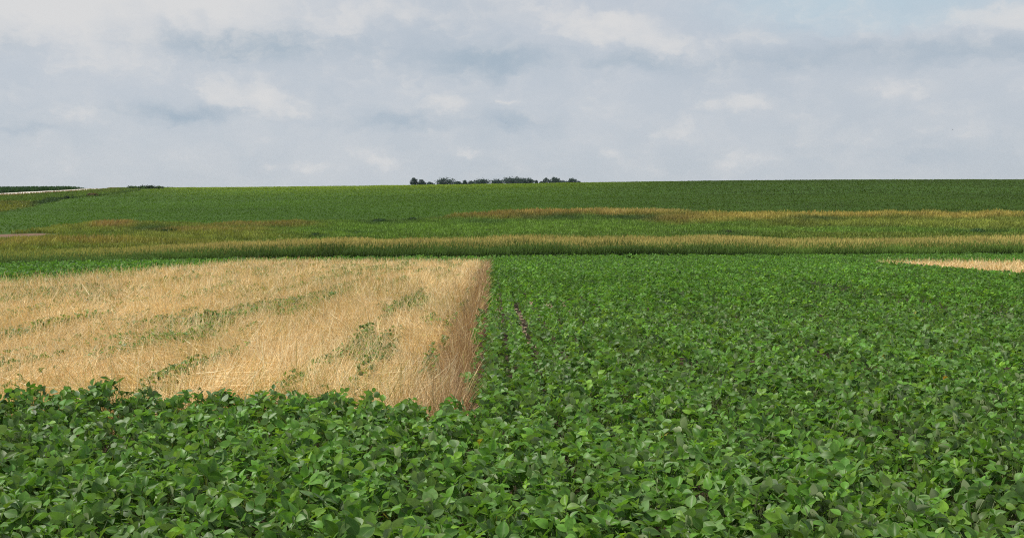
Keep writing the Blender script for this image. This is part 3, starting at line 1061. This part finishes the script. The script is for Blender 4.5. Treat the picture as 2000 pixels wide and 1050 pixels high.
# dark crop on the far side of the road
S = Soup()
n = 22000
Y = rng.uniform(335, 520, n)
X = ROAD_X(Y) - rng.uniform(8, 75, n)
h = rng.uniform(1.3, 2.0, n) * np.clip((500 - Y) / 60, .25, 1)
c = np.array([.035, .085, .025]) * np.clip(rng.normal(1, .2, (n, 1)), .5, 1.5)
blade_set(S, X, Y, h, rng.uniform(.3, .55, n), c * .8, c, (0, .3, .8, 1), .2, [(0, .8), (.4, 1.0), (.8, .7), (1, .1)])
tag(S.build('roadside_crop', M_CROP), 'dark green tall crop on the far side of the gravel road', 'crop', kind='stuff')


# ------------------------------------------------------------------ trees and shrubs
def crown_soup(S, lobes, n, leaf, base, rs):
    tot = sum((l[3] * l[4] * l[5]) ** (2 / 3) for l in lobes)
    for (cx, cy, cz, rx, ry, rz) in lobes:
        m = int(n * (rx * ry * rz) ** (2 / 3) / tot)
        d = norm(rs.normal(0, 1, (m, 3)))
        r = (.45 + .62 * rs.random(m) ** .6) * (1 + .25 * np.sin(d[:, 0] * 5 + cx * 3) * np.cos(d[:, 2] * 6 + cz))
        P = np.array([cx, cy, cz]) + d * r[:, None] * np.array([rx, ry, rz])
        Nn = norm(d + rs.normal(0, .6, (m, 3)))
        D = np.cross(Nn, norm(rs.normal(0, 1, (m, 3))))
        c = np.array(base) * np.clip(rs.normal(1, .25, (m, 1)), .4, 1.8)
        S.leaves(P, D, Nn, leaf * rs.uniform(.6, 1.4, m), leaf * rs.uniform(.5, 1, m), c, OVATE3, (-1, 0, 1), .2, .2)


def make_tree(name, label, cat, px0, px1, top, Yd, base_col, group, sparse=1.0, nl=5, leaf=.9, seed=0, trunk=True, n=900, sink=0.0):
    rs = np.random.default_rng(1000 + seed)
    pxc = (px0 + px1) / 2
    X = (pxc - 1000) / F * Yd
    zb = float(zground(np.array(X), np.array(Yd)))
    for _ in range(2):
        w = to_world(np.array(float(pxc)), np.array(float(top)), np.array(float(Yd)))
        X = float(w[0])
        zb = float(zground(np.array(X), np.array(Yd)))
    H = float(w[2]) - zb
    Wd = (px1 - px0) / F * Yd
    root = empty(name, (X, Yd, zb))
    tag(root, label, cat, group)
    lobes = []
    ch = min(H * .82, max(Wd * .95, H * .55))
    zc = H - ch / 2
    lobes.append((0, 0, zc - ch * .06, Wd * .42, Wd * .42, ch * .46))
    for k in range(3):
        a = rs.uniform(0, 6.283)
        q = Wd * rs.uniform(.13, .19)
        rr = Wd * rs.uniform(.02, .1) * (1 + k * .6) * (1 if nl < 9 else 2.2)
        lobes.append((math.cos(a) * rr, math.sin(a) * rr, H - q * 1.05 - (0 if k == 0 else ch * rs.uniform(.05, .2) * (1 if nl < 9 else .4)), q, q, q))
    for k in range(nl):
        a = k * 2 * math.pi / nl + rs.uniform(-.4, .4)
        rr = Wd * rs.uniform(.22, .32)
        q = rs.uniform(.16, .23) * Wd
        zz = zc + ch * (rs.uniform(-.42, -.12) if nl < 9 else rs.uniform(-.3, .1))
        lobes.append((math.cos(a) * rr, math.sin(a) * rr, zz, q, q, min(q * .9, H - zz)))
    if sparse < 1:
        lobes = [(l[0], l[1], l[2], l[3] * .8, l[4] * .8, l[5] * .8) for l in lobes]
    T = Soup()
    r0 = max(.05, min(H * .035, Wd * .05))
    T.tube([(0, 0, -.3), (rs.normal(0, .02) * H, 0, zc * .5), (0, 0, zc), (rs.normal(0, .02) * H, 0, zc + ch * .3)], [r0 * 1.3, r0, r0 * .7, r0 * .2], (.07, .055, .04), 7)
    for (cx, cy, cz, rx, ry, rz) in lobes[1:]:
        T.tube([(0, 0, zc - ch * .32), (cx * .5, cy * .5, (zc - ch * .3 + cz) / 2 + .05 * H), (cx, cy, cz)], [r0 * .55, r0 * .4, r0 * .15], (.07, .055, .04), 5)
    T.build('trunk' if trunk else 'stem', M_BARK, root)
    S = Soup()
    crown_soup(S, lobes, int(n * sparse), leaf, base_col, rs)
    S.build('crown' if trunk else 'foliage', M_TREE, root)
    return root


TG = 'trees on the skyline beyond the hill'
TC = (.018, .052, .040)
TREES = [
    (802, 816, 347, 'small round dark tree at the left end of the skyline tree line', 1.0, 4),
    (817, 831, 351, 'low round tree next to the leftmost skyline tree', 1.0, 4),
    (833, 847, 355.3, 'low flat bush-like tree left of the first broad skyline tree', 1.0, 3),
    (853, 889, 346.2, 'broad domed tree in the left half of the skyline tree line', 1.0, 8),
    (887, 902, 354.3, 'low shoulder of foliage right against the domed skyline tree', 1.0, 3),
    (904, 912, 352.5, 'tiny lone tree in the gap right of the domed skyline tree', 1.0, 3),
    (914, 928, 353.5, 'low spreading tree between the tiny lone tree and a pointed one', 1.0, 4),
    (926, 955, 349, 'pointed bushy tree near the middle of the skyline tree line', 1.0, 6),
    (958, 983, 349.5, 'rounded tree touching the left side of the long flat-topped clump', 1.0, 6),
    (981, 1022, 346.5, 'long flat-topped dense tree, widest of the skyline tree line', 1.0, 9),
    (1014, 1044, 347.5, 'tree sloping down at the right end of the flat-topped clump', 1.0, 6),
    (1045.5, 1050, 353, 'tiny sapling alone in the open gap on the skyline', 1.0, 3),
    (1053, 1063, 354.5, 'low shrubby growth at the foot of the thin see-through tree', 1.0, 3),
    (1060, 1075, 346, 'thin see-through tree with sparse crown left of the tallest skyline tree', .38, 5),
    (1073, 1096, 344, 'tallest skyline tree with dark rounded crown, right part of the tree line', .9, 7),
    (1093, 1109, 353, 'low dipping crown between the tallest tree and the last round one', 1.0, 4),
    (1109, 1128, 348, 'last round tree at the right end of the skyline tree line', 1.0, 5),
    (1126, 1135, 354.7, 'low scrub trailing off right of the last round skyline tree', 1.0, 3),
]
for i, (a, b, t, lab, sp, nl) in enumerate(TREES):
    make_tree('tree', lab, 'tree', a - .12 * (b - a), b + .12 * (b - a), t - .5, 960 + (i * 37) % 60, TC, TG, sp, nl, .95, i, True, 500 + int((b - a) * 35))

SG = 'shrubs scattered over the hill and grassland'
SHRUBS = [   # px0, px1, base py, top py, label, colour
    (126, 136, 389, 382, 'dark lone bush at the top corner of the verge below the gravel road', (.028, .055, .024)),
    (63, 68, 399, 395, 'small dark bush on the verge left of the larger lone bush', (.03, .055, .024)),
    (170, 191, 383.5, 377.5, 'rusty brown weedy bush on the bank beside the road', (.12, .085, .035)),
    (246, 272, 369, 364, 'low green bush on the skyline right of the road', (.05, .10, .028)),
    (268, 290, 369, 363.2, 'green skyline bush between the low one and the darkest one', (.04, .085, .026)),
    (286, 304, 369, 361.5, 'darkest and tallest bush on the skyline near the road', (.026, .055, .022)),
    (302, 320, 369, 363.5, 'pale green bush at the right end of the roadside skyline bushes', (.06, .105, .03)),
    (316, 350, 456, 448, 'wide dark green shrub in the grass below the left hill crop', (.03, .07, .022)),
    (112, 128, 512, 502, 'dark shrub at the left field edge under yellow grass', (.03, .065, .02)),
    (284, 300, 507, 496, 'dark leafy shrub among tall grass behind the straw plot corner', (.035, .075, .022)),
    (606, 624, 461, 455, 'dark flat shrub just above the tan grass left of centre', (.03, .065, .02)),
    (728, 756, 434, 428, 'broad dark green shrub at the bottom of the hill crop', (.032, .075, .022)),
    (798, 814, 429, 424.5, 'small dark shrub right of the broad one at the crop edge', (.032, .07, .022)),
    (946, 960, 452, 447.5, 'lone small dark shrub in the bright green meadow', (.045, .075, .022)),
    (1326, 1346, 424, 416, 'dark shrub on the right end of the rusty grass mound', (.035, .07, .022)),
    (1416, 1430, 456, 449, 'grey green shrub poking above the tan grass', (.06, .085, .035)),
    (1664, 1682, 499, 484, 'dark round shrub at the field edge left of the reddish weeds', (.026, .06, .02)),
    (1760, 1786, 499, 484, 'dark spreading shrub at the field edge right of the reddish weeds', (.026, .06, .02)),
    (1742, 1756, 499, 487, 'reddish brown weeds at the field edge between two dark shrubs', (.13, .075, .04)),
    (1868, 1892, 499, 484, 'dark shrub at the field edge near the right side straw strip', (.026, .06, .02)),
    (1519, 1534, 500, 491, 'small dark shrub at the field edge in lower greener grass', (.028, .062, .02)),
    (1895, 1922, 453, 447, 'low green shrub clump above the tan grass at the far right', (.05, .105, .028)),
    (1478, 1492, 497, 486, 'olive leafy shrub at the right end of the tallest grass', (.05, .10, .025)),
]
for i, (a, b, by, ty, lab, col) in enumerate(SHRUBS):
    g = ground_pt((a + b) / 2, by if by > 372 else 372.0)
    Yd = g[1] if by > 372 else 440.0
    sc = Yd / F
    make_tree('shrub', lab, 'shrub', a, b, ty, Yd, col, SG, 1.0, 5, max(.12, (b - a) * sc * .13), 100 + i, False, 420)


# broad-leaved weed standing out of the grass edge
def make_weed(name, label, px, base, top, col, seed, leaf=.16, nleaf=26, group=None):
    rs = np.random.default_rng(seed)
    g = ground_pt(px, base)
    Yd = float(g[1])
    w = to_world(np.array(float(px)), np.array(float(top)), np.array(Yd))
    zb = float(zground(np.array(w[0]), np.array(Yd)))
    H = float(w[2]) - zb
    root = empty(name, (float(w[0]), Yd, zb))
    tag(root, label, 'weed', group)
    T = Soup()
    T.tube([(0, 0, -.05), (.02, 0, H * .5), (.0, 0.02, H)], [.012, .01, .004], (.12, .17, .05), 5)
    T.build('stem', M_GRASS, root)
    S = Soup()
    n = nleaf
    z = rs.uniform(.3, 1.0, n) * H
    a = rs.uniform(0, 6.283, n)
    P = np.stack([.01 * np.cos(a), .01 * np.sin(a), z], -1)
    D = np.stack([np.cos(a), np.sin(a), rs.uniform(-.2, .6, n)], -1)
    S.leaves(P, D, np.broadcast_to(np.array([0, 0, 1.0]), (n, 3)) + rs.normal(0, .2, (n, 3)), leaf * rs.uniform(.7, 1.3, n), leaf * .6, np.array(col) * rs.uniform(.8, 1.2, (n, 1)), OVATE5, (-1, 0, 1), .2, .3)
    S.build('foliage', M_SOY, root)


make_weed('weed', 'pale broad-leaved weed standing against the tall grass at the field edge', 1427, 499, 487, (.10, .20, .06), 1, .22, 30)
make_weed('weed', 'bright yellow-green weed rising above the soybeans in the middle distance', 1075, 570, 553, (.17, .25, .04), 2, .18, 30)


# ------------------------------------------------------------------ small single things in the near field
def yellow_flower():
    g = ground_pt(1846, 738.7 + 40)
    w = to_world(np.array(1846.0), np.array(738.7), np.array(float(g[1]) - 1.2))
    loc = (float(w[0]), float(w[1]), float(w[2]))
    zb = float(zground(np.array(loc[0]), np.array(loc[1])))
    root = empty('flower', (loc[0], loc[1], zb))
    tag(root, 'single small orange yellow flower head above the soybeans on the right', 'flower')
    H = loc[2] - zb
    T = Soup()
    T.tube([(0, 0, 0), (.01, 0, H * .5), (0, 0, H)], [.006, .005, .004], (.12, .18, .05), 5)
    T.build('stem', M_GRASS, root)
    S = Soup()
    n = 14
    a = np.linspace(0, 6.283, n, endpoint=False)
    D = np.stack([np.cos(a), -.35 * np.ones(n), np.sin(a)], -1)
    S.leaves(np.tile(np.array([[0, 0, H]]), (n, 1)), D, np.tile(np.array([[0, -1.0, .3]]), (n, 1)), .035, .018, np.tile(np.array([[.9, .6, .04]]), (n, 1)), OVATE5, (-1, 0, 1), .2, .2)
    S.build('petals', M_STRAW, root)
    D_ = Soup()
    D_.tube([(0, 0, H), (0, -.012, H + .004)], [.012, .009], (.4, .2, .03), 8)
    D_.build('flower_centre', M_STRAW, root)


yellow_flower()


def bird(px, py, Y, span, ang, label):
    w = to_world(np.array(float(px)), np.array(float(py)), np.array(float(Y)))
    root = empty('bird', tuple(float(v) for v in w))
    root.rotation_euler = (0, 0, ang)
    tag(root, label, 'bird', 'birds in the sky')
    S = Soup()
    s = span
    S.tube([(0, -.22 * s, 0), (0, -.17 * s, .005), (0, -.05 * s, 0), (0, .1 * s, 0), (0, .2 * s, .01 * s), (0, .26 * s, .01 * s), (0, .31 * s, 0)],
           [.01 * s, .03 * s, .06 * s, .07 * s, .045 * s, .04 * s, .008 * s], (.05, .05, .05), 8)
    for sg in (-1, 1):
        t = np.linspace(0, 1, 6)
        lead = np.stack([sg * t * .5 * s, (.12 - .18 * t ** 2) * s, (.22 * t - .1 * t ** 2) * s], -1)
        trail = np.stack([sg * t * .48 * s, (-.06 - .12 * t ** 2 + .03) * s, (.22 * t - .1 * t ** 2) * s - .004 * s], -1)
        V = np.stack([lead, trail], 1)
        S.grid(V, np.array([.05, .05, .05]))
    tl = np.array([[[-.05 * s, -.36 * s, 0], [.05 * s, -.36 * s, 0]], [[-.02 * s, -.16 * s, .005], [.02 * s, -.16 * s, .005]]])
    S.grid(tl, np.array([.05, .05, .05]))
    S.build('body', M_BARK, root)


bird(1861, 253, 60, .16, 1.0, 'tiny dark bird in the plain sky at the far right')
bird(988, 241, 80, .14, -.8, 'tiny dark bird in front of the cloud near the middle of the sky')


# ------------------------------------------------------------------ air
def haze():
    me = bpy.data.meshes.new('haze')
    x0, x1, y0, y1, z0, z1 = -16000, 16000, -60, 12500, -60, 62
    v = [(x, y, z) for x in (x0, x1) for y in (y0, y1) for z in (z0, z1)]
    me.from_pydata(v, [], [(0, 1, 3, 2), (4, 6, 7, 5), (0, 4, 5, 1), (2, 3, 7, 6), (0, 2, 6, 4), (1, 5, 7, 3)])
    m = bpy.data.materials.new('haze')
    m.use_nodes = True
    N, L = m.node_tree.nodes, m.node_tree.links
    N.clear()
    o = N.new('ShaderNodeOutputMaterial')
    pv = N.new('ShaderNodeVolumePrincipled')
    pv.inputs['Color'].default_value = (.86, .92, 1, 1)
    pv.inputs['Density'].default_value = 0.00004
    L.new(pv.outputs[0], o.inputs['Volume'])
    me.materials.append(m)
    ob = bpy.data.objects.new('haze', me)
    C.objects.link(ob)
    tag(ob, kind='stuff')


haze()
